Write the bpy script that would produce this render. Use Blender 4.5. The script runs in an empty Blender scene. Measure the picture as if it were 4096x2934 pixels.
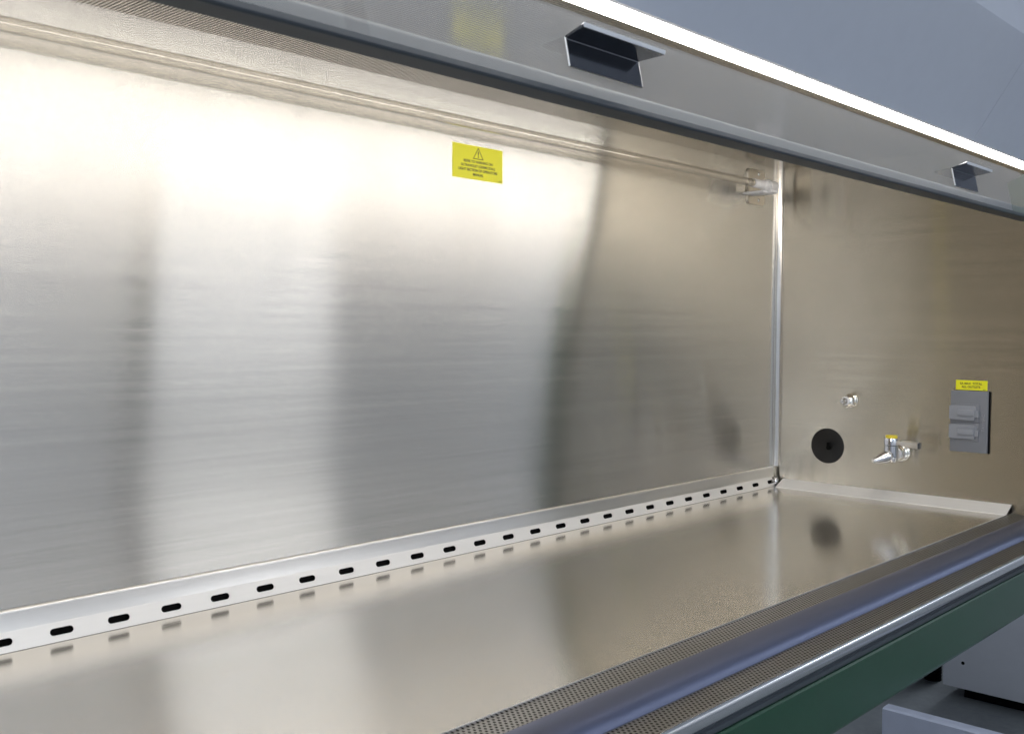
import bpy, bmesh, math, random
from mathutils import Vector, Matrix
random.seed(7)
S = bpy.context.scene
COL = S.collection

# ------------------------------------------------------------------ camera, world, lamps, exposure
cam_d = bpy.data.cameras.new("camera")
cam = bpy.data.objects.new("camera", cam_d)
COL.objects.link(cam)
S.camera = cam
cam_d.sensor_width = 22.3
cam_d.lens = 22.21
cam_d.clip_start = 0.01
cam_d.clip_end = 100
CAMP = Vector((-2.0212, -1.1034, 0.3416))
Rm = Matrix(((0.684484, 0.022889, -0.728668), (-0.729001, 0.029984, -0.683855), (0.006196, 0.999288, 0.03721)))
cam.matrix_world = Matrix.Translation(CAMP) @ Rm.to_4x4()
cam_d.dof.use_dof = True
cam_d.dof.focus_distance = 1.9
cam_d.dof.aperture_fstop = 11.0

w = bpy.data.worlds.new("World")
S.world = w
w.use_nodes = True
w.node_tree.nodes["Background"].inputs[0].default_value = (0.60, 0.66, 0.80, 1)
w.node_tree.nodes["Background"].inputs[1].default_value = 0.46


def area(name, loc, size, energy, color, rot=(0, 0, 0)):
    L = bpy.data.lights.new(name, 'AREA')
    L.shape = 'RECTANGLE'
    L.size, L.size_y = size
    L.energy = energy
    L.color = color
    o = bpy.data.objects.new(name, L)
    o.location = loc
    o.rotation_euler = rot
    COL.objects.link(o)
    return o


R = math.radians
# unseen area lights, added under the ceiling for cool room light
area("ceiling_fill", (-1.6, -3.4, 1.70), (1.2, 0.3), 48, (0.84, 0.91, 1.0))
area("ceiling_fill", (-4.6, -1.8, 1.70), (1.2, 0.3), 75, (0.92, 0.95, 1.0))
area("ceiling_fill", (4.8, -3.3, 1.70), (1.2, 0.3), 45, (0.84, 0.91, 1.0))
area("ceiling_fill", (2.7, 0.2, 1.70), (1.2, 0.3), 20, (0.84, 0.91, 1.0))
area("added_uplight", (3.6, 1.5, 1.15), (0.6, 0.6), 14, (0.9, 0.93, 1.0), (R(180), 0, 0))  # added out of view to brighten the room ceiling
# area light added for the bright patch mirrored in the brushed back panel
area("room_window", (1.26, -3.9, 1.25), (1.22, 0.85), 16, (1.0, 0.99, 0.97), (R(-90), R(9), 0))
# weaker area lights added either side to lift the mirrored tone
area("shaded_window", (0.02, -3.9, 1.10), (1.05, 1.10), 3.0, (1.0, 0.98, 0.95), (R(-90), R(7), 0))
area("shaded_window", (2.95, -3.9, 1.10), (1.75, 1.10), 2.6, (1.0, 0.98, 0.95), (R(-90), R(7), 0))

for o_ in S.objects:
    if "window" in o_.name:
        o_.data.spread = R(105)

S.view_settings.view_transform = 'Standard'
S.view_settings.look = 'None'
S.view_settings.gamma = 1
S.view_settings.exposure = 0.12
S.view_settings.use_curve_mapping = False
S.render.engine = 'CYCLES'
S.cycles.max_bounces = 10
S.cycles.glossy_bounces = 6
S.cycles.transparent_max_bounces = 12
S.cycles.caustics_reflective = True
S.cycles.sample_clamp_indirect = 4


# ------------------------------------------------------------------ materials
def new_mat(name):
    m = bpy.data.materials.new(name)
    m.use_nodes = True
    nt = m.node_tree
    return m, nt, nt.nodes["Principled BSDF"]


class NT:
    def __init__(s, nt):
        s.nt = nt

    def n(s, t, **k):
        a = s.nt.nodes.new(t)
        for q, v in k.items():
            setattr(a, q, v)
        return a

    def l(s, a, b):
        s.nt.links.new(a, b)

    def math(s, op, a, b=None, c=None):
        n = s.n('ShaderNodeMath', operation=op)
        for i, v in enumerate((a, b, c)):
            if v is None:
                continue
            if isinstance(v, (int, float)):
                n.inputs[i].default_value = v
            else:
                s.l(v, n.inputs[i])
        return n.outputs[0]

    def vmath(s, op, a, b=None):
        n = s.n('ShaderNodeVectorMath', operation=op)
        for i, v in enumerate((a, b)):
            if v is None:
                continue
            if isinstance(v, tuple):
                n.inputs[i].default_value = v
            else:
                s.l(v, n.inputs[i])
        return n

    def mix(s, f, a, b):
        n = s.n('ShaderNodeMix', data_type='RGBA')
        if isinstance(f, (int, float)):
            n.inputs[0].default_value = f
        else:
            s.l(f, n.inputs[0])
        for i, v in ((6, a), (7, b)):
            if isinstance(v, tuple):
                n.inputs[i].default_value = v
            else:
                s.l(v, n.inputs[i])
        return n.outputs[2]

    def noise(s, vec, scale, detail=3, rough=.5):
        n = s.n('ShaderNodeTexNoise')
        n.inputs['Scale'].default_value = scale
        n.inputs['Detail'].default_value = detail
        n.inputs['Roughness'].default_value = rough
        if vec is not None:
            s.l(vec, n.inputs['Vector'])
        return n.outputs['Fac']

    def ramp(s, f, lo, hi):
        n = s.n('ShaderNodeMapRange')
        s.l(f, n.inputs[0])
        n.inputs[1].default_value = lo
        n.inputs[2].default_value = hi
        n.clamp = True
        return n.outputs[0]


def plain(name, col, rough=.5, metal=0., spec=.5, var=0.04):
    m, nt, b = new_mat(name)
    t = NT(nt)
    b.inputs['Roughness'].default_value = rough
    b.inputs['Metallic'].default_value = metal
    b.inputs['Specular IOR Level'].default_value = spec
    tc = t.n('ShaderNodeTexCoord').outputs['Object']
    f = t.noise(tc, 35, 4)
    c1 = tuple(max(0, c * (1 - var * 2)) for c in col) + (1,)
    c2 = tuple(min(1, c * (1 + var * 2)) for c in col) + (1,)
    t.l(t.mix(f, c1, c2), b.inputs['Base Color'])
    return m


def steel(name, col, rough, aniso, tangent, grain, streak=.04, spots=0., bump=.0, perf=None, dirt=0., broad_lobe=None, scratch=0., stag=True, hair=0., mottle=0., hole_col=(.03, .028, .026, 1)):
    """brushed steel; tangent = world axis ACROSS which the reflection stays sharp stays unused,
    grain = scale vector that stretches the brush lines"""
    m, nt, b = new_mat(name)
    t = NT(nt)
    b.inputs['Metallic'].default_value = 1
    b.inputs['Anisotropic'].default_value = aniso
    tc = t.n('ShaderNodeTexCoord').outputs['Object']
    mp = t.n('ShaderNodeMapping')
    mp.inputs['Scale'].default_value = grain
    t.l(tc, mp.inputs['Vector'])
    g = t.noise(mp.outputs[0], 1, 4, .65)
    broad = t.noise(tc, 3.0, 4, .6)
    mps = t.n('ShaderNodeMapping')
    mps.inputs['Scale'].default_value = tuple(q * .33 for q in grain)
    t.l(tc, mps.inputs['Vector'])
    g2 = t.noise(mps.outputs[0], 1, 5, .7)
    g = t.math('MULTIPLY_ADD', g2, .6, t.math('MULTIPLY', g, .4))
    # roughness
    r = t.math('MULTIPLY_ADD', t.math('SUBTRACT', g, .5), streak * 2.2, rough)
    r = t.math('MULTIPLY_ADD', t.math('SUBTRACT', broad, .5), .03, r)
    gc = t.ramp(g, .33, .67)
    c = t.mix(gc, tuple(x * (1 - streak) for x in col) + (1,), tuple(min(1, x * (1 + streak)) for x in col) + (1,))
    if spots:
        v = t.n('ShaderNodeTexVoronoi')
        v.inputs['Scale'].default_value = 62
        t.l(tc, v.inputs['Vector'])
        n2 = t.noise(tc, 160, 2)
        n3 = t.ramp(t.noise(tc, 5, 3, .7), .50, .66)
        d = t.math('MULTIPLY_ADD', n2, .16, v.outputs['Distance'])
        s_ = t.math('MULTIPLY', t.math('LESS_THAN', d, .165), t.math('MULTIPLY', n3, spots))
        c = t.mix(s_, c, (.95, .93, .88, 1))
        r = t.math('MULTIPLY_ADD', s_, .35, r)
    if dirt:
        mp2 = t.n('ShaderNodeMapping')
        mp2.inputs['Scale'].default_value = (2.5, 7, 7)
        t.l(tc, mp2.inputs['Vector'])
        k = t.ramp(t.noise(mp2.outputs[0], 1.6, 6, .65), .5, .75)
        c = t.mix(t.math('MULTIPLY', k, dirt), c, (.80, .74, .64, 1))
        r = t.math('MULTIPLY_ADD', k, .03, r)
    if mottle:
        mm_ = t.n('ShaderNodeMapping')
        mm_.inputs['Scale'].default_value = (7, 7, 3)
        t.l(tc, mm_.inputs['Vector'])
        q = t.ramp(t.noise(mm_.outputs[0], 1.3, 7, .68), .38, .66)
        c = t.mix(t.math('MULTIPLY', q, mottle), c, tuple(x * q_ for x, q_ in zip(col, (.70, .69, .66))) + (1,))
        r = t.math('MULTIPLY_ADD', q, .02, r)
    if scratch:
        for (rot, sc_, th) in ((.5, (2, 16, 16), .0030), (-.9, (3, 20, 20), .0026), (1.9, (1.6, 18, 18), .0026)):
            mq = t.n('ShaderNodeMapping')
            mq.inputs['Rotation'].default_value = (0, 0, rot)
            mq.inputs['Scale'].default_value = sc_
            t.l(tc, mq.inputs['Vector'])
            nz = t.noise(mq.outputs[0], .9, 1, .3)
            line = t.math('LESS_THAN', t.math('ABSOLUTE', t.math('SUBTRACT', nz, .5)), th)
            msk = t.ramp(t.noise(tc, 6 + rot, 2), .58, .66)
            ln = t.math('MULTIPLY', t.math('MULTIPLY', line, msk), scratch)
            c = t.mix(ln, c, (1, .98, .93, 1))
            r = t.math('MULTIPLY_ADD', ln, .25, r)
    if perf:
        px, py, rad, ax = perf
        sep = t.n('ShaderNodeSeparateXYZ')
        t.l(tc, sep.inputs[0])
        u = t.math('DIVIDE', sep.outputs[0], px)
        vv = t.math('DIVIDE', sep.outputs[ax], py)

        def lat(off):
            fx = t.math('MULTIPLY', t.math('SUBTRACT', t.math('FRACT', t.math('ADD', u, off)), .5), px)
            fy = t.math('MULTIPLY', t.math('SUBTRACT', t.math('FRACT', t.math('ADD', vv, off)), .5), py)
            return t.math('SQRT', t.math('ADD', t.math('MULTIPLY', fx, fx), t.math('MULTIPLY', fy, fy)))
        d = t.math('MINIMUM', lat(0), lat(.5)) if stag else lat(0)
        hole = t.math('LESS_THAN', d, rad)
        c = t.mix(hole, c, hole_col)
        r = t.math('MAXIMUM', r, t.math('MULTIPLY', hole, .9))
        t.l(t.math('SUBTRACT', 1, hole), b.inputs['Metallic'])
        t.l(t.math('MULTIPLY', t.math('SUBTRACT', 1, hole), .5), b.inputs['Specular IOR Level'])
    t.l(r, b.inputs['Roughness'])
    t.l(c, b.inputs['Base Color'])
    if tangent:
        cx = t.n('ShaderNodeCombineXYZ')
        for i in range(3):
            cx.inputs[i].default_value = tangent[i]
        t.l(cx.outputs[0], b.inputs['Tangent'])
    if bump:
        bp = t.n('ShaderNodeBump')
        bp.inputs['Strength'].default_value = bump
        bp.inputs['Distance'].default_value = .0002
        t.l(g, bp.inputs['Height'])
        t.l(bp.outputs[0], b.inputs['Normal'])
    if hair:
        # hairline brushing far finer than a pixel: the normal scatters across the grain (vertically) only
        geo = t.n('ShaderNodeNewGeometry')
        acc = None
        for i in range(3):
            wn = t.n('ShaderNodeTexWhiteNoise', noise_dimensions='3D')
            sc3 = t.vmath('MULTIPLY', tc, (7919. + 131 * i, 6113. + 97 * i, 9377. + 71 * i))
            t.l(sc3.outputs[0], wn.inputs['Vector'])
            acc = wn.outputs['Value'] if acc is None else t.math('ADD', acc, wn.outputs['Value'])
        kk = t.math('MULTIPLY', t.math('SUBTRACT', acc, 1.5), hair * 2)
        cz = t.n('ShaderNodeCombineXYZ')
        t.l(kk, cz.inputs[2])
        nn = t.vmath('NORMALIZE', t.vmath('ADD', geo.outputs['Normal'], None).outputs[0])
        t.l(cz.outputs[0], nn.inputs[0].links[0].from_node.inputs[1])
        t.l(nn.outputs[0], b.inputs['Normal'])
    if broad_lobe:
        r2, fac = broad_lobe
        b2 = t.n('ShaderNodeBsdfPrincipled')
        b2.inputs['Metallic'].default_value = 1
        b2.inputs['Anisotropic'].default_value = aniso
        b2.inputs['Roughness'].default_value = r2
        t.l(c, b2.inputs['Base Color'])
        if hair:
            t.l(nn.outputs[0], b2.inputs['Normal'])
        if tangent:
            t.l(cx.outputs[0], b2.inputs['Tangent'])
        mx = t.n('ShaderNodeMixShader')
        mx.inputs[0].default_value = fac
        t.l(b.outputs[0], mx.inputs[1])
        t.l(b2.outputs[0], mx.inputs[2])
        t.l(mx.outputs[0], nt.nodes['Material Output'].inputs[0])
    return m


STC = (.73, .722, .700)
M_back = steel("brushed_steel_back", STC, .17, 1.0, (0, 0, 1), (3, 60, 330), .09, spots=.2, hair=.09, mottle=.04, broad_lobe=(.40, .25))
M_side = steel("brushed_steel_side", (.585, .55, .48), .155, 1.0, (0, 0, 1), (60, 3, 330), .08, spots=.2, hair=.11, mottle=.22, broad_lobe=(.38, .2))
M_floor = steel("brushed_steel_floor", (.81, .785, .74), .14, .7, (0, 1, 0), (5, 150, 60), .012, spots=0., dirt=.30, broad_lobe=(.32, .2), mottle=.15, scratch=.2)
M_baf = steel("brushed_steel_baffle", (.86, .85, .83), .32, .6, (0, 0, 1), (6, 300, 300), .03)
M_cove = steel("polished_cove", (.78, .76, .73), .22, 0, None, (60, 60, 6), .02)
M_ceil = steel("perforated_diffuser", (.92, .86, .79), .20, .0, None, (8, 200, 200), .03, perf=(.0050, .0030, .00135, 1), stag=False, hole_col=(.07, .06, .05, 1))
M_grille = steel("perforated_grille", (.47, .475, .48), .34, .0, None, (8, 200, 200), .03, perf=(.0060, .0082, .0015, 1))
M_rail = plain("slate_rail_paint", (.050, .060, .072), .5, 0, .3)
M_arm = steel("armrest_steel", (.19, .215, .32), .46, .0, None, (4, 200, 200), .03)  # bluish reflection of the room put into the base colour
M_trim = steel("front_trim_steel", (.80, .81, .83), .2, .5, (1, 0, 0), (4, 200, 200), .03)
M_chrome = plain("polished_chrome", (.78, .78, .80), .09, 1.0)
M_nut = plain("nickel_fitting", (.86, .84, .78), .12, 1.0)
M_handle = plain("dark_handle_steel", (.17, .18, .205), .14, 1.0)
M_lip = plain("lamp_lit_edge", (.75, .77, .80), .4, .3)  # lamp light on the pull's edges put into the colour
M_yel = plain("yellow_vinyl", (.94, .91, .02), .45, var=.01)
M_ylw = plain("yellow_cap", (.85, .68, .05), .35)
M_ink = plain("black_ink", (.02, .02, .015), .5)
M_inkl = plain("faded_ink", (.09, .085, .02), .5)
M_white = plain("white_plastic", (.80, .80, .82), .4)
M_grey = plain("grey_cover_plastic", (.215, .225, .25), .42)
M_gasket = plain("black_rubber", (.004, .004, .0045), .6, spec=.12)
M_black = plain("hole_shade_black", (.004, .004, .004), .9, spec=.1)  # flat black for the shade inside slots and holes
M_hood = plain("blue_grey_paint", (.53, .57, .655), .45, var=.015)
M_green = plain("green_panel_paint", (.008, .055, .026), .27, var=.05)
M_box = plain("grey_white_enamel", (.66, .68, .72), .4, var=.015)
M_base = plain("white_enamel_base", (.60, .64, .76), .35, var=.02)
M_wall = plain("room_wall_paint", (.58, .59, .61), .8, var=.02)
M_post = plain("dark_grey_post_paint", (.02, .025, .028), .6)

# room floor with scuffs
m, nt, b = new_mat("scuffed_floor")
t = NT(nt)
tc = t.n('ShaderNodeTexCoord').outputs['Object']
n1 = t.noise(tc, 2.2, 6, .6)
n2 = t.noise(tc, 38, 5, .7)
mp = t.n('ShaderNodeMapping')
mp.inputs['Scale'].default_value = (30, 4, 1)
mp.inputs['Rotation'].default_value = (0, 0, .35)
t.l(tc, mp.inputs['Vector'])
sc = t.ramp(t.noise(mp.outputs[0], 3.0, 7, .8), .60, .68)
c = t.mix(n1, (.17, .19, .20, 1), (.26, .28, .29, 1))
c = t.mix(t.math('MULTIPLY', t.ramp(n2, .35, .75), .5), c, (.13, .14, .16, 1))
c = t.mix(t.math('MULTIPLY', sc, .6), c, (.07, .075, .085, 1))
t.l(c, b.inputs['Base Color'])
b.inputs['Roughness'].default_value = .55
M_room = m

# lamp
m, nt, b = new_mat("lit_phosphor_tube")
b.inputs['Base Color'].default_value = (.9, .9, .9, 1)
b.inputs['Emission Color'].default_value = (1.0, .94, .86, 1)
b.inputs['Emission Strength'].default_value = 15
M_lamp = m
M_refl = plain("white_reflector", (.85, .84, .80), .5)


def glassy(name, tint, veil, veilcol, rough=.02, scuff=False, ior=1.5, edge=None):
    m = bpy.data.materials.new(name)
    m.use_nodes = True
    nt = m.node_tree
    nt.nodes.clear()
    t = NT(nt)
    out = t.n('ShaderNodeOutputMaterial')
    tr = t.n('ShaderNodeBsdfTransparent')
    tr.inputs[0].default_value = tint
    if edge:
        lw = t.n('ShaderNodeLayerWeight')
        lw.inputs[0].default_value = .5
        t.l(t.mix(t.math('POWER', lw.outputs['Facing'], 3.5), tint, edge), tr.inputs[0])
    gl = t.n('ShaderNodeBsdfGlossy')
    gl.inputs['Roughness'].default_value = rough
    gl.inputs['Color'].default_value = (1, 1, 1, 1)
    fr = t.n('ShaderNodeFresnel')
    fr.inputs['IOR'].default_value = ior
    geo = t.n('ShaderNodeNewGeometry')
    mixg = t.n('ShaderNodeMixShader')
    f = t.math('MULTIPLY', fr.outputs[0], t.math('SUBTRACT', 1, geo.outputs['Backfacing']))
    t.l(f, mixg.inputs[0])
    t.l(tr.outputs[0], mixg.inputs[1])
    t.l(gl.outputs[0], mixg.inputs[2])
    df = t.n('ShaderNodeBsdfDiffuse')
    df.inputs[0].default_value = veilcol
    mv = t.n('ShaderNodeMixShader')
    if scuff:
        tc = t.n('ShaderNodeTexCoord').outputs['Object']
        mp = t.n('ShaderNodeMapping')
        mp.inputs['Scale'].default_value = (60, 60, 25)
        t.l(tc, mp.inputs['Vector'])
        a = t.ramp(t.noise(mp.outputs[0], 1.0, 6, .75), .62, .72)
        sep = t.n('ShaderNodeSeparateXYZ')
        t.l(tc, sep.inputs[0])
        hi = t.ramp(sep.outputs[2], .600, .635)
        fac = t.math('MULTIPLY_ADD', t.math('MULTIPLY', a, hi), .35, veil)
        t.l(fac, mv.inputs[0])
    else:
        mv.inputs[0].default_value = veil
    t.l(mixg.outputs[0], mv.inputs[1])
    t.l(df.outputs[0], mv.inputs[2])
    t.l(mv.outputs[0], out.inputs[0])
    return m


M_glass = glassy("sash_glass", (.93, .95, .95, 1), .19, (.78, .76, .76, 1), .03, True)
M_uvg = glassy("quartz_glass", (.96, .95, .93, 1), .07, (.72, .70, .66, 1), .10, False, 1.55, edge=(.42, .38, .34, 1))


# ------------------------------------------------------------------ mesh helpers
def mk(name, bm, mat, parent=None, smooth=None, loc=None, mats=None):
    bmesh.ops.recalc_face_normals(bm, faces=bm.faces)
    me = bpy.data.meshes.new(name)
    bm.to_mesh(me)
    bm.free()
    for mm in (mats or [mat]):
        me.materials.append(mm)
    o = bpy.data.objects.new(name, me)
    COL.objects.link(o)
    if parent is not None:
        o.parent = parent
    if loc is not None:
        o.location = loc
    if smooth is not None:
        for p in me.polygons:
            p.use_smooth = True
        me.set_sharp_from_angle(angle=math.radians(smooth))
    return o


def empty(name, loc=(0, 0, 0), label=None, cat=None, group=None):
    o = bpy.data.objects.new(name, None)
    o.location = loc
    o.empty_display_size = .05
    COL.objects.link(o)
    tag(o, label, cat, group)
    return o


def tag(o, label=None, cat=None, group=None, kind=None):
    if label:
        o["label"] = label
    if cat:
        o["category"] = cat
    if group:
        o["group"] = group
    if kind:
        o["kind"] = kind
    return o


def box(bm, x0, x1, y0, y1, z0, z1, bev=0, seg=2):
    r = bmesh.ops.create_cube(bm, size=1)
    vs = r['verts']
    for v in vs:
        v.co = Vector((x0 + (v.co.x + .5) * (x1 - x0), y0 + (v.co.y + .5) * (y1 - y0), z0 + (v.co.z + .5) * (z1 - z0)))
    if bev:
        es = list({e for v in vs for e in v.link_edges})
        bmesh.ops.bevel(bm, geom=es, offset=bev, segments=seg, affect='EDGES', profile=.5)
    return bm


def extrude_x(bm, prof, x0, x1, closed=True):
    """prism: profile of (y,z) points swept along X"""
    a = [bm.verts.new((x0, p[0], p[1])) for p in prof]
    c = [bm.verts.new((x1, p[0], p[1])) for p in prof]
    n = len(prof)
    for i in range(n if closed else n - 1):
        j = (i + 1) % n
        bm.faces.new((a[i], a[j], c[j], c[i]))
    if closed:
        bm.faces.new(a[::-1])
        bm.faces.new(c)
    return bm


def thick(pts, d):
    """closed outline of an open (y,z) polyline thickened by d to its right side"""
    off = []
    n = len(pts)
    for i in range(n):
        p = Vector(pts[i])
        t1 = (Vector(pts[min(i + 1, n - 1)]) - Vector(pts[max(i - 1, 0)])).normalized()
        off.append(p + Vector((t1.y, -t1.x)) * d)
    return [tuple(p) for p in pts] + [tuple(p) for p in off[::-1]]


def cyl(bm, p0, p1, r0, r1=None, seg=24, caps=True):
    p0 = Vector(p0)
    p1 = Vector(p1)
    r1 = r0 if r1 is None else r1
    d = p1 - p0
    q = Vector((0, 0, 1)).rotation_difference(d).to_matrix().to_4x4()
    M = Matrix.Translation((p0 + p1) / 2) @ q
    bmesh.ops.create_cone(bm, cap_ends=caps, cap_tris=False, segments=seg, radius1=r0, radius2=r1, depth=d.length, matrix=M)
    return bm


def lathe(bm, prof, p0, axis, seg=32):
    """prof: (r, h) along axis from p0"""
    axis = Vector(axis).normalized()
    q = Vector((0, 0, 1)).rotation_difference(axis)
    rings = []
    for r, h in prof:
        ring = []
        for k in range(seg):
            a = 2 * math.pi * k / seg
            ring.append(bm.verts.new(Vector(p0) + q @ Vector((r * math.cos(a), r * math.sin(a), h))))
        rings.append(ring)
    for i in range(len(rings) - 1):
        for k in range(seg):
            j = (k + 1) % seg
            bm.faces.new((rings[i][k], rings[i][j], rings[i + 1][j], rings[i + 1][k]))
    bm.faces.new(rings[0][::-1])
    bm.faces.new(rings[-1])
    return bm


def text_mesh(name, body, size, mat, parent, origin, ux, uy, align='CENTER', ext=.00008, sx=1.0, width=None):
    cu = bpy.data.curves.new(name, 'FONT')
    cu.body = body
    cu.size = size
    cu.align_x = align
    cu.align_y = 'CENTER'
    cu.extrude = ext
    cu.offset = size * .018
    cu.space_line = 1.0
    tmp = bpy.data.objects.new("tmp_text", cu)
    COL.objects.link(tmp)
    dg = bpy.context.evaluated_depsgraph_get()
    me = bpy.data.meshes.new_from_object(tmp.evaluated_get(dg))
    bpy.data.objects.remove(tmp)
    bpy.data.curves.remove(cu)
    ux = Vector(ux)
    uy = Vector(uy)
    n = ux.cross(uy)
    if width:
        xs_ = [v.co.x for v in me.vertices]
        sx = width / (max(xs_) - min(xs_))
    for v in me.vertices:
        v.co = Vector(origin) + ux * v.co.x * sx + uy * v.co.y + n * v.co.z
    me.materials.clear()
    me.materials.append(mat)
    me.name = name
    o = bpy.data.objects.new(name, me)
    COL.objects.link(o)
    o.parent = parent
    return o


XL = -1.98      # left inner wall
XR = 0.0
H = 0.69
Y_SA, Y_SB = -.650, .217          # sash plane y = Y_SA + Y_SB * z


def sash(z):
    return Y_SA + Y_SB * z


# ------------------------------------------------------------------ the cabinet
cab = empty("safety_cabinet", (0, 0, 0),
            "open stainless steel laboratory safety cabinet with brushed walls, raised glass sash and blue grey hood", "safety cabinet")

# back wall, with a fine thickness
bm = bmesh.new()
box(bm, XL, XR + .02, 0, .012, -.05, H + .02)
mk("back_wall", bm, M_back, cab)

# right side wall with a round port, outline following the sloped front
def side_wall(x, thick_, port, name):
    bm = bmesh.new()
    zf = .0
    outline = [(0, -.05), (0, H + .02), (sash(H + .02) + .006, H + .02), (sash(.30) + .0, .30), (-.612, .06), (-.612, -.05)]
    outer = [bm.verts.new((x, y, z)) for y, z in outline]
    es = [bm.edges.new((outer[i], outer[(i + 1) % len(outer)])) for i in range(len(outer))]
    if port:
        cy, cz, r = port
        N = 64
        ring = [bm.verts.new((x, cy + r * math.cos(2 * math.pi * k / N), cz + r * math.sin(2 * math.pi * k / N))) for k in range(N)]
        es += [bm.edges.new((ring[k], ring[(k + 1) % N])) for k in range(N)]
    bmesh.ops.triangle_fill(bm, use_beauty=True, edges=es)
    g = bmesh.ops.extrude_face_region(bm, geom=bm.faces[:])
    bmesh.ops.translate(bm, verts=[v for v in g['geom'] if isinstance(v, bmesh.types.BMVert)], vec=(thick_, 0, 0))
    return mk(name, bm, M_side, cab)


PORT = (-.1213, .0995, .0370)
side_wall(0.0, .012, PORT, "side_wall")
side_wall(XL, -.012, None, "side_wall")

# concave corner cove between back and side wall
bm = bmesh.new()
rc = .013
prof = [(-.0004, -rc)] + [(-rc + rc * math.sin(a) - .0004, -rc + rc * math.cos(a) - .0004) for a in [math.pi / 2 * (1 - k / 10) for k in range(11)]] + [(-rc, -.0004)]
vb = [bm.verts.new((p[0], p[1], .046)) for p in prof]
vt = [bm.verts.new((p[0], p[1], H)) for p in prof]
for i in range(len(prof) - 1):
    bm.faces.new((vb[i], vb[i + 1], vt[i + 1], vt[i]))
mk("corner_cove", bm, M_cove, cab, smooth=60)

# perforated ceiling diffuser
bm = bmesh.new()
box(bm, XL, XR, sash(H) + .012, 0, H, H + .004)
mk("ceiling_diffuser", bm, M_ceil, cab)

# work surface tray
ZF = .004
bm = bmesh.new()
box(bm, XL, -.030, -.490, -.009, ZF - .004, ZF)
mk("work_surface", bm, M_floor, cab)

# rear baffle with a row of slots : upright strip + sloped slotted strip
A = (-.0010, .0457)
Bp = (-.0045, .0235)
Cp = (-.0105, ZF + .0005)
bm = bmesh.new()
rr = .0022
prof = [(-.0002, A[1] - .001), (-.0012, A[1] + .0008), (-.0030, A[1] - .0002), (-.0036, A[1] - .003), (-.0040, Bp[1] + .001), (-.0046, Bp[1])]
extrude_x(bm, thick(prof, -.0012), XL, -.0135)
mk("baffle_strip", bm, M_baf, cab, smooth=50)

# slotted strip: real slots cut in a plane mapped on the slope
bm = bmesh.new()
y0, z0 = -.0046, Bp[1]
y1, z1 = -.0120, ZF + .0004
L = math.hypot(y1 - y0, z1 - z0)
def P2(x, s):
    k = s / L
    return Vector((x, y0 + (y1 - y0) * k, z0 + (z1 - z0) * k))
xa, xb = XL, -.022
out_ = [bm.verts.new(P2(x, s)) for x, s in ((xa, 0), (xb, 0), (xb, L), (xa, L))]
es = [bm.edges.new((out_[i], out_[(i + 1) % 4])) for i in range(4)]
slots = []
x = -.0330
k = 0
while x > XL + .03:
    slots.append(x)
    k += 1
    x -= .0636
SW, SH = .0255, .0078
for xs in slots:
    pts = []
    for side in (1, -1):
        for j in range(7):
            a = math.pi / 2 - math.pi * j / 6
            if side == 1:
                pts.append((xs + (SW / 2 - SH / 2) + SH / 2 * math.cos(a), L * .47 + SH / 2 * math.sin(a)))
            else:
                pts.append((xs - (SW / 2 - SH / 2) - SH / 2 * math.cos(a), L * .47 - SH / 2 * math.sin(a)))
    vv = [bm.verts.new(P2(*p)) for p in pts]
    es += [bm.edges.new((vv[i], vv[(i + 1) % len(vv)])) for i in range(len(vv))]
bmesh.ops.triangle_fill(bm, use_beauty=True, edges=es)
nrm = Vector((0, z0 - z1, y1 - y0)).normalized()
g = bmesh.ops.extrude_face_region(bm, geom=bm.faces[:])
bmesh.ops.translate(bm, verts=[v for v in g['geom'] if isinstance(v, bmesh.types.BMVert)], vec=-Vector((0, -(z0 - z1), -(y1 - y0))).normalized() * -.0 + Vector((0, .0008, 0)))
M_slot = steel("satin_steel_slotted", (.88, .86, .83), .42, .3, (0, 0, 1), (6, 200, 200), .02)
M_slot.node_tree.nodes["Principled BSDF"].inputs["Metallic"].default_value = .5
slotted = mk("slotted_strip", bm, M_slot, cab)
# black sheet standing in for the shade behind the slots
bm = bmesh.new()
box(bm, XL, -.022, -.0035, -.0016, ZF, Bp[1] - .002)
mk("slot_dark_sheet", bm, M_black, slotted)

# weld knob at the corner and bright side ledge
bm = bmesh.new()
bmesh.ops.create_icosphere(bm, subdivisions=3, radius=.011, matrix=Matrix.Translation((-.0155, -.0105, .0125)) @ Matrix.Diagonal((.62, .55, 1.05, 1)))
for v in bm.verts:
    v.co += Vector((random.uniform(-1, 1), random.uniform(-1, 1), random.uniform(-1, 1))) * .0006
mk("corner_weld", bm, M_chrome, cab, smooth=80)
bm = bmesh.new()
pr = [(-.034, ZF - .001), (-.0335, ZF + .001), (-.001, .0200), (-.0006, .0160), (-.0006, ZF - .001)]
a_ = [bm.verts.new((p[0], -.020, p[1])) for p in pr]
b_ = [bm.verts.new((p[0], -.490, p[1])) for p in pr]
for i in range(len(pr)):
    j = (i + 1) % len(pr)
    bm.faces.new((a_[i], a_[j], b_[j], b_[i]))
bm.faces.new(a_)
bm.faces.new(b_[::-1])
M_ledge = steel("brushed_steel_ledge", (.88, .86, .83), .42, .4, (0, 1, 0), (200, 6, 200), .03)
M_ledge.node_tree.nodes["Principled BSDF"].inputs["Metallic"].default_value = .25
mk("side_ledge", bm, M_ledge, cab)

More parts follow.
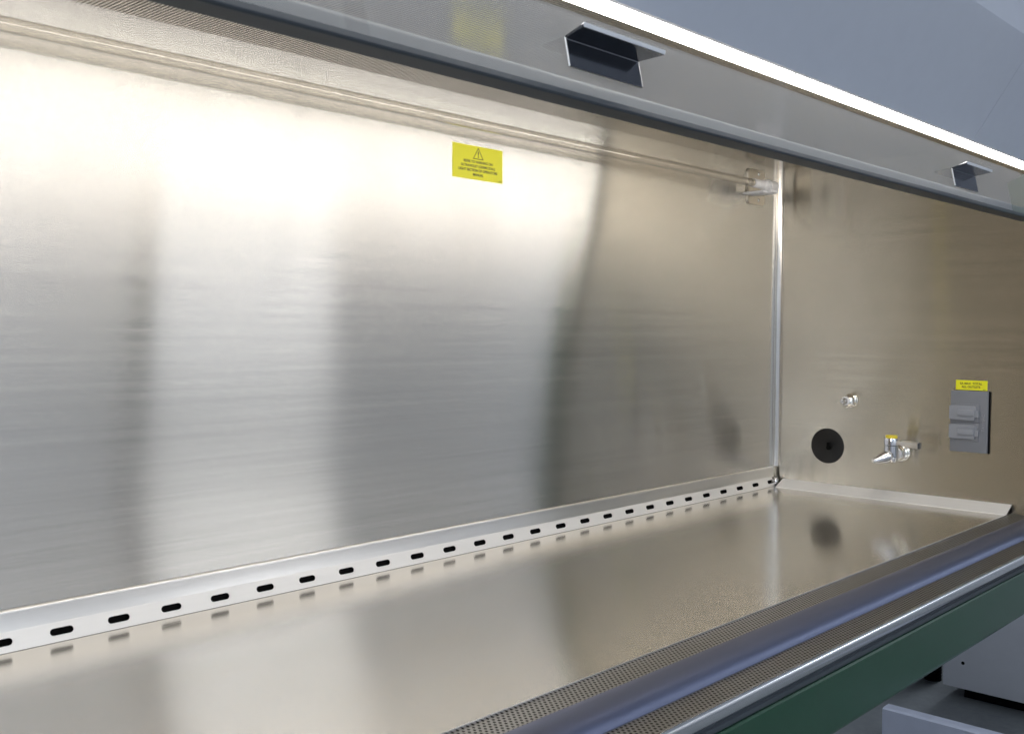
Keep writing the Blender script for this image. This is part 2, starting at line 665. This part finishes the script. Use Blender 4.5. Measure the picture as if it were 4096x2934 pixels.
# front grille (perforated), armrest, second perforated strip, chrome nose, front panel
bm = bmesh.new()
extrude_x(bm, thick([(-.490, ZF + .0005), (-.494, ZF - .0005), (-.533, ZF - .003)], -.0015), XL, XR)
mk("front_grille", bm, M_grille, cab)
bm = bmesh.new()
extrude_x(bm, [(-.4865, ZF + .0002), (-.4905, ZF + .0012), (-.4905, ZF - .002), (-.4865, ZF - .002)], XL, -.030)
mk("grille_lip", bm, M_trim, cab)
bm = bmesh.new()
prof = [(-.5300, .0), (-.5315, .006), (-.535, .0105), (-.541, .0135), (-.549, .0145), (-.558, .0138), (-.566, .0120), (-.5725, .0088), (-.5765, .0045), (-.5785, -.0012)]
extrude_x(bm, prof, XL, XR)
mk("armrest", bm, M_arm, cab, smooth=40)
bm = bmesh.new()
extrude_x(bm, thick([(-.5800, .0006), (-.6105, -.0010)], -.0015), XL, XR)
mk("front_grille", bm, M_grille, cab)
bm = bmesh.new()
prof = [(-.6095, -.0008)]
for k in range(9):
    a = math.pi * (.5 + .5 * k / 8)
    prof.append((-.6115 + .0045 * math.cos(a), -.0050 + .0052 * math.sin(a)))
prof += [(-.6160, -.0120), (-.6135, -.0150), (-.6090, -.0150)]
extrude_x(bm, prof, XL, XR + .012)
mk("front_nose", bm, M_trim, cab, smooth=40)
bm = bmesh.new()
prof = [(-.609, -.0152), (-.6125, -.0152), (-.6125, -.0175), (-.6160, -.0178), (-.6160, -.0215), (-.6130, -.0220), (-.6130, -.025), (-.609, -.025)]
extrude_x(bm, prof, XL, XR + .012)
mk("front_channel", bm, M_rail, cab)
bm = bmesh.new()
prof = [(-.600, -.0252), (-.6155, -.0252), (-.6170, -.0270), (-.6172, -.0860)]
for k in range(1, 7):
    a = math.pi / 2 * k / 6
    prof.append((-.6172 + .010 * (1 - math.cos(a)), -.0860 - .010 * math.sin(a)))
prof += [(-.600, -.0960)]
extrude_x(bm, prof, XL, XR + .012)
mk("front_panel", bm, M_green, cab, smooth=35)
bm = bmesh.new()
box(bm, XL, XR + .012, -.599, .012, -.088, -.06)
mk("underside_pan", bm, M_hood, cab)

# side jamb that carries the sash channel, at the front edge of the right wall
for xj, s in ((0.0, 1), (XL, -1)):
    bm = bmesh.new()
    o1 = [(sash(H) - .004, H + .0), (sash(H) - .034, H), (sash(.05) - .034, .05), (-.640, .0), (-.640, -.09), (-.619, -.09), (-.6185, .0), (sash(.05) - .004, .05)]
    lo, hi = sorted((xj + s * .004, xj + s * .075))
    extrude_x(bm, o1, lo, hi)
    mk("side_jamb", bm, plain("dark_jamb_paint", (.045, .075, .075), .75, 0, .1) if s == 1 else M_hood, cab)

M_chan = plain("dark_green_channel", (.012, .085, .048), .4)
for xj in (XR, XL + .034):
    bm = bmesh.new()
    extrude_x(bm, [(sash(.633) - .008, .633), (sash(.633) - .050, .633), (sash(.04) - .050, .04), (sash(.04) - .008, .04)], xj - .031, xj - .0025)
    mk("sash_guide", bm, M_chan, cab)

# sash: glass pane with bottom rail and two finger pulls
bm = bmesh.new()
zt = .620
prof = [(sash(.545), .545), (sash(zt), zt), (sash(zt) - .005, zt), (sash(.545) - .005, .545)]
extrude_x(bm, prof, XL + .003, XR - .002)
sashg = mk("sash", bm, M_glass, cab)
bm = bmesh.new()
prof = [(-.5385, .5380), (-.5150, .5380), (-.5125, .5400), (-.5125, .5440), (-.5260, .5450), (-.5235, .5590), (-.5275, .5592), (-.5300, .5560), (-.5400, .5400)]
extrude_x(bm, prof, XL + .002, XR - .001)
o = mk("sash_rail", bm, M_rail, sashg)
md = o.modifiers.new("bev", 'BEVEL')
md.width = .0007
md.segments = 2
md.limit_method = 'ANGLE'


def pull(x0, x1, zb, zf):
    bm = bmesh.new()
    t_ = .0022
    yb, yf = sash(zb) - .0065, sash(zf) - .0065
    zo, yo = zf + .0050, yf - .0215
    pts = [(yb, zb), (yf, zf), (yo, zo)]
    back = [(yb + t_, zb), (yf + t_, zf + t_), (yo - .0008, zo + .0042)]
    dx = [(0, 0), (0, 0), (.010, -.006)]
    # right end of the lip runs longer than the plate
    rx = [x1, x1, x1 + .012]
    lx = [x0, x0, x0 - .002]
    A_ = [bm.verts.new((lx[i], *pts[i])) for i in range(3)]
    B_ = [bm.verts.new((rx[i], *pts[i])) for i in range(3)]
    C_ = [bm.verts.new((lx[i], *back[i])) for i in range(3)]
    D_ = [bm.verts.new((rx[i], *back[i])) for i in range(3)]
    for i in range(2):
        bm.faces.new((A_[i], A_[i + 1], B_[i + 1], B_[i]))
        bm.faces.new((C_[i], D_[i], D_[i + 1], C_[i + 1]))
        bm.faces.new((A_[i], C_[i], C_[i + 1], A_[i + 1]))
        bm.faces.new((B_[i], B_[i + 1], D_[i + 1], D_[i]))
    bm.faces.new((A_[0], B_[0], D_[0], C_[0]))
    bm.faces.new((A_[2], C_[2], D_[2], B_[2])).material_index = 1
    for f in bm.faces:
        if A_[0] in f.verts and C_[0] in f.verts and A_[1] in f.verts:
            f.material_index = 1
    # left bracket edge
    e = mk("finger_pull", bm, M_handle, sashg, mats=[M_handle, M_lip])
    md = e.modifiers.new("bev", 'BEVEL')
    md.width = .0008
    md.segments = 2
    return e


tag(pull(-1.343, -1.237, .5672, .5920), "dark finger pull on the sash glass, nearer to the camera and larger")
tag(pull(-.4455, -.3490, .5600, .5855), "finger pull on the sash glass near the right wall")

# hood: sloping blue grey underside, white light housing behind it, box above
bm = bmesh.new()
def hood_y(z): return -.53 - .64 * (z - .639)
prof = [(-.530, .639), (hood_y(.768), .768), (hood_y(.768) - .004, .775), (hood_y(.768) + .010, 1.25), (hood_y(.768) + .040, 1.25), (hood_y(.768) + .035, .782), (-.5215, .644), (-.5235, .6395)]
extrude_x(bm, prof, XL - .02, -.3653)
hood = mk("hood", bm, M_hood, cab)
bm = bmesh.new()
extrude_x(bm, prof, -.3645, XR + .09)
mk("hood_end", bm, M_hood, cab)
bm = bmesh.new()
extrude_x(bm, [(-.522, .6455), (hood_y(.768) + .036, .790), (-.44, .790), (-.44, .702), (-.493, .702), (-.493, .708), (-.447, .708), (-.447, .784), (hood_y(.768) + .040, .784), (-.516, .6455)], XL, XR + .08)
mk("light_housing", bm, M_refl, cab)
bm = bmesh.new()
box(bm, XL - .02, XR + .09, -.44, .012, H + .012, 1.25)
mk("cabinet_top", bm, M_hood, cab)

# round port: rubber stopper with a slit, faint ring scribed on the wall
bm = bmesh.new()
c0 = Vector((0, PORT[0], PORT[1]))
lathe(bm, [(.0368, -.010), (.0368, -.0012), (.0350, -.0016), (.030, -.0040), (.012, -.0058), (.004, -.0078), (.0038, -.030)], c0, (-1, 0, 0), 48)
for v in bm.verts:
    pass
port = mk("port_stopper", bm, plain("stopper_rubber", (.010, .0095, .0095), .42, 0, .3), cab, smooth=40)
tag(port, "round black rubber port stopper in the side wall")
bm = bmesh.new()
N = 64
for r_ in (.0555,):
    ri = [bm.verts.new((-.0002, c0.y + (r_ - .0006) * math.cos(2 * math.pi * k / N), c0.z + (r_ - .0006) * math.sin(2 * math.pi * k / N))) for k in range(N)]
    ro = [bm.verts.new((-.0002, c0.y + (r_ + .0006) * math.cos(2 * math.pi * k / N), c0.z + (r_ + .0006) * math.sin(2 * math.pi * k / N))) for k in range(N)]
    for k in range(N):
        j = (k + 1) % N
        bm.faces.new((ri[k], ri[j], ro[j], ro[k]))
mk("flange_ring", bm, M_side, port)
bm = bmesh.new()
cyl(bm, (.0015, c0.y - .001, c0.z - .004), (.0034, c0.y - .001, c0.z - .004), .0048, seg=20)
box(bm, .0013, .0036, c0.y - .0035, c0.y + .0025, c0.z - .002, c0.z + .007)
mk("stopper_hole", bm, M_black, port)

# capped valve spigot
PX = Vector((0, -.172, .198))
sp = empty("capped_spigot", (0, 0, 0))
del_ = sp
bpy.data.objects.remove(sp)
bm = bmesh.new()
lathe(bm, [(.0150, 0), (.0150, .002), (.0135, .004), (.0135, .007), (.0145, .0075), (.0145, .010), (.0125, .012)], PX, (-1, 0, 0), 32)
lathe(bm, [(.0145, .011), (.0145, .021), (.0105, .0255), (.0095, .026)], PX, (-1, 0, 0), 6)
spig = mk("spigot", bm, M_nut, cab, smooth=30)
tag(spig, "small capped chrome spigot above the black port")
bm = bmesh.new()
lathe(bm, [(.0088, .0255), (.0088, .0275), (.0075, .029), (.0068, .0292)], PX, (-1, 0, 0), 32)
mk("white_washer", bm, M_white, spig, smooth=40)
bm = bmesh.new()
lathe(bm, [(.0068, .028), (.0068, .037), (.0055, .0395), (.0040, .040)], PX, (-1, 0, 0), 8)
mk("spigot_plug", bm, M_chrome, spig, smooth=30)

# gas tap
GP = Vector((0, -.280, .0995))
bm = bmesh.new()
lathe(bm, [(.0172, 0), (.0172, .003), (.0150, .005), (.0150, .008), (.0165, .009), (.0165, .0125), (.0140, .015)], GP, (-1, 0, 0), 36)
lathe(bm, [(.0145, .014), (.0145, .026), (.0120, .029)], GP, (-1, 0, 0), 6)
tap = mk("gas_tap", bm, M_nut, cab, smooth=30)
tag(tap, "chrome gas tap with yellow cap and lever on the side wall")
bm = bmesh.new()
lathe(bm, [(.0115, .028), (.0115, .033), (.0100, .034)], GP, (-1, 0, 0), 32)
mk("white_washer", bm, M_white, tap, smooth=40)
bc = GP + Vector((-.052, 0, 0))
bm = bmesh.new()
lathe(bm, [(.0092, .033), (.0098, .036), (.0098, .060), (.0080, .0655)], GP, (-1, 0, 0), 32)
lathe(bm, [(.0100, -.014), (.0132, -.010), (.0140, .0), (.0132, .012), (.0130, .0180), (.0118, .0182)], bc, (0, 0, 1), 36)
mk("tap_body", bm, M_chrome, tap, smooth=40)
bm = bmesh.new()
lathe(bm, [(.0120, .0186), (.0140, .0193), (.0140, .0318), (.0133, .0330), (.0110, .0333)], bc, (0, 0, 1), 36)
mk("tap_head", bm, M_chrome, tap, smooth=40)
bm = bmesh.new()
lathe(bm, [(.0112, .0332), (.0112, .0372), (.0102, .0382)], bc, (0, 0, 1), 32)
mk("tap_cap", bm, M_ylw, tap, smooth=40)
bm = bmesh.new()
nd = Vector((-.80, .42, -.22)).normalized()
lathe(bm, [(.0125, .000), (.0115, .010), (.0105, .013), (.0112, .014), (.0058, .036), (.0040, .0405), (.0030, .0406)], bc + Vector((-.002, .002, -.002)), nd, 32)
noz = mk("tap_nozzle", bm, M_chrome, tap, smooth=40)
# lever: tapered paddle pointing to the cabinet front
bm = bmesh.new()
hc = bc + Vector((0, 0, .0250))
sec = [(.011, .0050, .0042), (.018, .0050, .0036), (.022, .0066, .0060), (.050, .0070, .0068), (.053, .0066, .0062), (.0545, .0045, .004)]
rings = []
for s_, hw, hh in sec:
    ring = []
    for k in range(16):
        a = 2 * math.pi * k / 16
        ca, sa = math.cos(a), math.sin(a)
        px_ = hw * math.copysign(abs(ca) ** .6, ca)
        pz_ = hh * math.copysign(abs(sa) ** .6, sa)
        ring.append(bm.verts.new(hc + Vector((px_, -s_, pz_ - s_ * .06))))
    rings.append(ring)
for i in range(len(rings) - 1):
    for k in range(16):
        j = (k + 1) % 16
        bm.faces.new((rings[i][k], rings[i][j], rings[i + 1][j], rings[i + 1][k]))
bm.faces.new(rings[0])
bm.faces.new(rings[-1][::-1])
mk("tap_lever", bm, plain("lever_metal", (.74, .71, .66), .3, .75), tap, smooth=40)

bm = bmesh.new()
tip = hc + Vector((0, -.0545, -.0033))
box(bm, tip.x - .0062, tip.x + .0062, tip.y - .0022, tip.y + .0010, tip.z - .0058, tip.z + .0058, .0008, 2)
mk("lever_tip", bm, M_handle, tap, smooth=40)

# weatherproof double outlet
OC = Vector((0, -.4105, .1702))
bm = bmesh.new()
box(bm, -.0030, -.0002, OC.y - .0370, OC.y + .0345, OC.z - .0590, OC.z + .0585)
gk = mk("outlet_gasket", bm, M_gasket, None)
bm = bmesh.new()
box(bm, -.0082, -.0031, OC.y - .0345, OC.y + .0345, OC.z - .0585, OC.z + .0585, .0012, 3)
outl = mk("power_outlet", bm, M_grey, cab, smooth=35)
tag(outl, "grey double socket plate with two closed flap covers")
gk.parent = outl
M_cover = plain("flap_cover_plastic", (.30, .315, .35), .35)
for dz in (.0165, -.0195):
    zc = OC.z + dz
    bm = bmesh.new()
    # raised seat behind the flap
    ys = [OC.y + .0340, OC.y - .0190]
    box(bm, -.0102, -.0080, OC.y - .0195, OC.y + .0240, zc - .0175, zc + .0175, .0010, 2)
    ob = mk("cover_seat", bm, M_grey, outl, smooth=35)
    bm = bmesh.new()
    # flap: outline with round corners on the free (right hand) side
    pts = [(OC.y + .0342, zc - .0125), (OC.y + .0342, zc + .0130), (OC.y + .0250, zc + .0140)]
    pts += [(OC.y - .0095 - .006 * math.sin(a), zc + .0085 + .0055 * math.cos(a)) for a in (0, .4, .8, 1.2, 1.57)]
    pts += [(OC.y - .0155, zc + .0050), (OC.y - .0200, zc + .0050), (OC.y - .0200, zc - .0070), (OC.y - .0135, zc - .0070), (OC.y - .0120, zc - .0130)]
    a_ = [bm.verts.new((-.0100, y, z)) for y, z in pts]
    b_ = [bm.verts.new((-.0150, y, z)) for y, z in pts]
    n = len(pts)
    for i in range(n):
        bm.faces.new((a_[i], a_[(i + 1) % n], b_[(i + 1) % n], b_[i]))
    bm.faces.new(a_)
    bm.faces.new(b_[::-1])
    fl = mk("outlet_cover", bm, M_cover, outl)
    md = fl.modifiers.new("bev", 'BEVEL')
    md.width = .0007
    md.segments = 2
    bm = bmesh.new()
    box(bm, -.0190, -.0148, OC.y - .0130, OC.y + .0175, zc - .0050, zc + .0065, .0014, 3)
    box(bm, -.0153, -.01495, OC.y + .0255, OC.y + .0285, zc - .0015, zc + .0015)
    rb = mk("cover_grip", bm, M_grey, None, smooth=35)
    # join grip into the flap mesh so the flap stays one part
    bm2 = bmesh.new()
    bm2.from_mesh(fl.data)
    bm2.from_mesh(rb.data)
    bm2.to_mesh(fl.data)
    bm2.free()
    bpy.data.objects.remove(rb)
text_mesh("embossed_lettering", "TAYMAC", .0072, plain("embossed_grey", (.30, .31, .33), .4), outl,
          (-.0084, OC.y - .0268, OC.z - .001), (0, 0, 1), (0, 1, 0), ext=.0003, sx=1.15)

# stickers
def sticker(o0, o1, z0, z1, plane, name):
    bm = bmesh.new()
    if plane == 'y':
        box(bm, o0, o1, -.0006, -.00005, z0, z1)
    else:
        box(bm, -.0006, -.00005, o0, o1, z0, z1)
    return mk(name, bm, M_yel, cab)


st = sticker(-.9768, -.8706, .5664, .6168, 'y', "warning_sticker")
tag(st, "yellow ultraviolet warning sticker with triangle on the back wall")
cx = -.9237
yy = -.0007
for line, mt, wd, zz in (("REFER TO WARNING ON", M_inkl, .0611, .5926), ("ULTRAVIOLET (GERMICIDAL)", M_inkl, .072, .5863), ("LIGHT SECTION OF OPERATORS", M_ink, .082, .5800), ("MANUAL", M_ink, .0218, .5735)):
    text_mesh("sticker_lettering", line, .0056, mt, st, (cx, yy, zz), (1, 0, 0), (0, 0, 1), width=wd)
text_mesh("sticker_number", "36047", .0020, M_inkl, st, (-.8765, yy, .5685), (1, 0, 0), (0, 0, 1))
text_mesh("warning_mark", "!", .0130, M_ink, st, (cx, yy, .6040), (1, 0, 0), (0, 0, 1))
bm = bmesh.new()
T0 = [(cx, .6150), (cx - .0112, .5972), (cx + .0112, .5972)]
T1 = [(cx, .6150 - .0022), (cx - .0112 + .0018, .5972 + .0010), (cx + .0112 - .0018, .5972 + .0010)]
v0 = [bm.verts.new((p[0], yy, p[1])) for p in T0]
v1 = [bm.verts.new((p[0], yy, p[1])) for p in T1]
for i in range(3):
    j = (i + 1) % 3
    bm.faces.new((v0[i], v0[j], v1[j], v1[i]))
mk("warning_triangle", bm, M_ink, st)

st = sticker(-.4407, -.3827, .2302, .2488, 'x', "outlet_sticker")
tag(st, "yellow five amp limit sticker above the outlet")
text_mesh("sticker_lettering", "5A MAX. TOTAL", .0056, M_ink, st, (-.0007, -.4108, .2424), (0, -1, 0), (0, 0, 1))
text_mesh("sticker_lettering", "ALL OUTLETS", .0056, M_ink, st, (-.0007, -.4108, .2362), (0, -1, 0), (0, 0, 1))
text_mesh("sticker_number", "02917", .0020, M_ink, st, (-.0007, -.4355, .2318), (0, -1, 0), (0, 0, 1))

# ------------------------------------------------------------------ UV lamp along the top of the back wall
uv = empty("ultraviolet_lamp", (-.10, -.05, .636), "clear unlit ultraviolet tube in white holder along the top of the back wall", "lamp")
def rel(o):
    o.parent = uv
    o.matrix_parent_inverse = Matrix.Translation(-Vector(uv.location))
    return o
UY, UZ = -.050, .636
bm = bmesh.new()
cyl(bm, (XL + .05, UY, UZ), (-.199, UY, UZ), .0078, seg=40, caps=False)
cyl(bm, (XL + .05, UY, UZ), (-.199, UY, UZ), .0068, seg=40, caps=False)
tb = rel(mk("lamp_tube", bm, M_uvg, None, smooth=40))
bm = bmesh.new()
lathe(bm, [(.0020, 0), (.0052, .001), (.0060, .004), (.0066, .010)], (-.207, UY, UZ), (1, 0, 0), 24)
fil = mk("electrode_mount", bm, M_nut, tb, smooth=40)
bm = bmesh.new()
lathe(bm, [(.0074, 0), (.0088, .0002), (.0088, .040), (.0100, .0405), (.0108, .043), (.0108, .052), (.0100, .055), (.0122, .056), (.0122, .085), (.0080, .091)], (-.200, UY, UZ), (1, 0, 0), 36)
rel(mk("end_cap", bm, M_white, None, smooth=40))
bm = bmesh.new()
# holder arm from the plate forward under the cap
extr = [(-.172, -.0022, .6215), (-.110, -.0022, .6215), (-.108, -.050, .6215), (-.172, -.050, .6215)]
box(bm, -.158, -.112, -.0500, -.0022, .6215, .6260, .0012, 2)
box(bm, -.140, -.112, -.0590, -.0410, .6225, .6330, .0018, 2)
rel(mk("holder_arm", bm, M_white, None, smooth=40))
bm = bmesh.new()
# rounded mounting plate
x0, x1, z0_, z1_ = -.1370, -.0700, .6050, .6780
pts = []
rp = .009
for cx_, cz_, a0 in ((x1 - rp, z1_ - rp, 0), (x0 + rp, z1_ - rp, 90), (x0 + rp, z0_ + rp, 180), (x1 - rp, z0_ + rp, 270)):
    for k in range(7):
        a = math.radians(a0 + 15 * k)
        pts.append((cx_ + rp * math.cos(a), cz_ + rp * math.sin(a)))
a_ = [bm.verts.new((p[0], -.0002, p[1])) for p in pts]
b_ = [bm.verts.new((p[0], -.0042, p[1])) for p in pts]
for i in range(len(pts)):
    j = (i + 1) % len(pts)
    bm.faces.new((a_[i], a_[j], b_[j], b_[i]))
bm.faces.new(a_)
bm.faces.new(b_[::-1])
pl = rel(mk("mounting_plate", bm, plain("satin_plate_steel", (.50, .47, .42), .30, 1.0), None))
for zz in (.6690, .6150):
    bm = bmesh.new()
    lathe(bm, [(.0035, 0), (.0033, .0010), (.0022, .0022), (.0008, .0026)], (-.0965, -.0042, zz), (0, -1, 0), 20)
    s_ = mk("mounting_screw", bm, M_chrome, None, smooth=60)
    s_.parent = pl

# ------------------------------------------------------------------ lit fluorescent tubes behind the hood's lower edge
def tube(xa, xb, label):
    e = empty("fluorescent_tube", (xa, -.505, .6495), label, "lamp", "lit tubes in the hood")
    bm = bmesh.new()
    cyl(bm, (xa + .0015, -.505, .6495), (xb - .0015, -.505, .6495), .0132, seg=32)
    o1 = mk("lit_tube", bm, M_lamp, e, smooth=40)
    o1.matrix_parent_inverse = Matrix.Translation(-Vector(e.location))
    for a, b_2 in ((xa, xa + .0015), (xb - .0015, xb)):
        bm = bmesh.new()
        cyl(bm, (a + .0005, -.505, .6495), (b_2 - .0002, -.505, .6495), .0134, seg=32)
        o2 = mk("end_cap", bm, M_refl, e, smooth=40)
        o2.matrix_parent_inverse = Matrix.Translation(-Vector(e.location))


tube(XL + .01, -.914, "glowing fluorescent tube in the hood, left of the joint")
tube(-.912, XR - .022, "glowing fluorescent tube in the hood, right of the joint")

# ------------------------------------------------------------------ surroundings
bm = bmesh.new()
box(bm, -8, 8, -6, 8, -.97, -.93)
tag(mk("floor", bm, M_room), kind="structure")
bm = bmesh.new()
box(bm, -8, 8, -6, 8, 1.75, 1.80)
M_ceilroom = plain("room_ceiling_tile", (.86, .88, .93), .8, var=.01)
tag(mk("ceiling", bm, M_ceilroom), kind="structure")
bm = bmesh.new()
box(bm, -8, 8, -4.1, -4.0, -.93, 1.75)
tag(mk("room_wall", bm, M_wall), kind="structure")
bm = bmesh.new()
box(bm, -8, 8, 2.6, 2.7, -.93, 1.75)
tag(mk("rear_wall", bm, M_wall), kind="structure")

# leaning dark post, itself unseen, added for the dark band mirrored in the steel
bm = bmesh.new()
cyl(bm, (-.864, -1.5, -.93), (-.545, -1.5, 1.75), .025, seg=16)
po = mk("added_post", bm, M_post, None, smooth=40)
tag(po, "unseen slim post added for the faint dark band mirrored in the steel", "post")

# grey white appliance on the floor beyond the cabinet
X0, YF = 1.555, .195
e = empty("floor_appliance", (X0, YF, -.93), "large pale grey cabinet box on the floor behind the green front panel", "cabinet")
bm = bmesh.new()
box(bm, X0, X0 + .8, -1.3, YF, -.88, .02, .004, 2)
o = mk("casing", bm, M_box, None, smooth=35)
o.parent = e
o.matrix_parent_inverse = Matrix.Translation(-Vector(e.location))
bm = bmesh.new()
box(bm, X0 + .07, X0 + .75, -1.25, YF - .05, -.93, -.881)
o = mk("plinth", bm, M_gasket, None)
o.parent = e
o.matrix_parent_inverse = Matrix.Translation(-Vector(e.location))
bm = bmesh.new()
cyl(bm, (X0 - .0006, .128, -.79), (X0 + .001, .128, -.79), .006, seg=16)
o = mk("rivet_hole", bm, M_black, None)
o.parent = e
o.matrix_parent_inverse = Matrix.Translation(-Vector(e.location))

# ribbed hose behind it
bm = bmesh.new()
for k in range(60):
    z = -.93 + .012 * k
    cyl(bm, (X0 + .18, YF + .10, z), (X0 + .18, YF + .10, z + .006), .030, .030, 20)
    cyl(bm, (X0 + .18, YF + .10, z + .006), (X0 + .18, YF + .10, z + .012), .024, .024, 20)
tag(mk("ribbed_hose", bm, M_gasket, None, smooth=40), "black ribbed hose standing behind the pale grey box", "hose")
bm = bmesh.new()  # plain black box behind the hose
box(bm, X0 - .15, X0 + .9, YF + .20, YF + .9, -.93, -.30)
tag(mk("black_box", bm, M_gasket), "black box filling the dark area behind the ribbed hose", "equipment")

# low white base in the foreground on the floor
bm = bmesh.new()
zt = -.80
xb0 = .985
profx = [(xb0, -.93), (xb0, zt - .012), (xb0 + .0, zt - .004), (xb0 + .010, zt), (xb0 + .045, zt), (xb0 + .045, -.93)]
yA, yB = .165, -1.4
a_ = [bm.verts.new((p[0], yA, p[1])) for p in profx]
b_ = [bm.verts.new((p[0], yB, p[1])) for p in profx]
for i in range(len(profx)):
    j = (i + 1) % len(profx)
    bm.faces.new((a_[i], a_[j], b_[j], b_[i]))
bm.faces.new(a_)
bm.faces.new(b_[::-1])
tag(mk("base_rail", bm, M_base), "low white enamel rail on the floor in the bottom right corner", "rail")
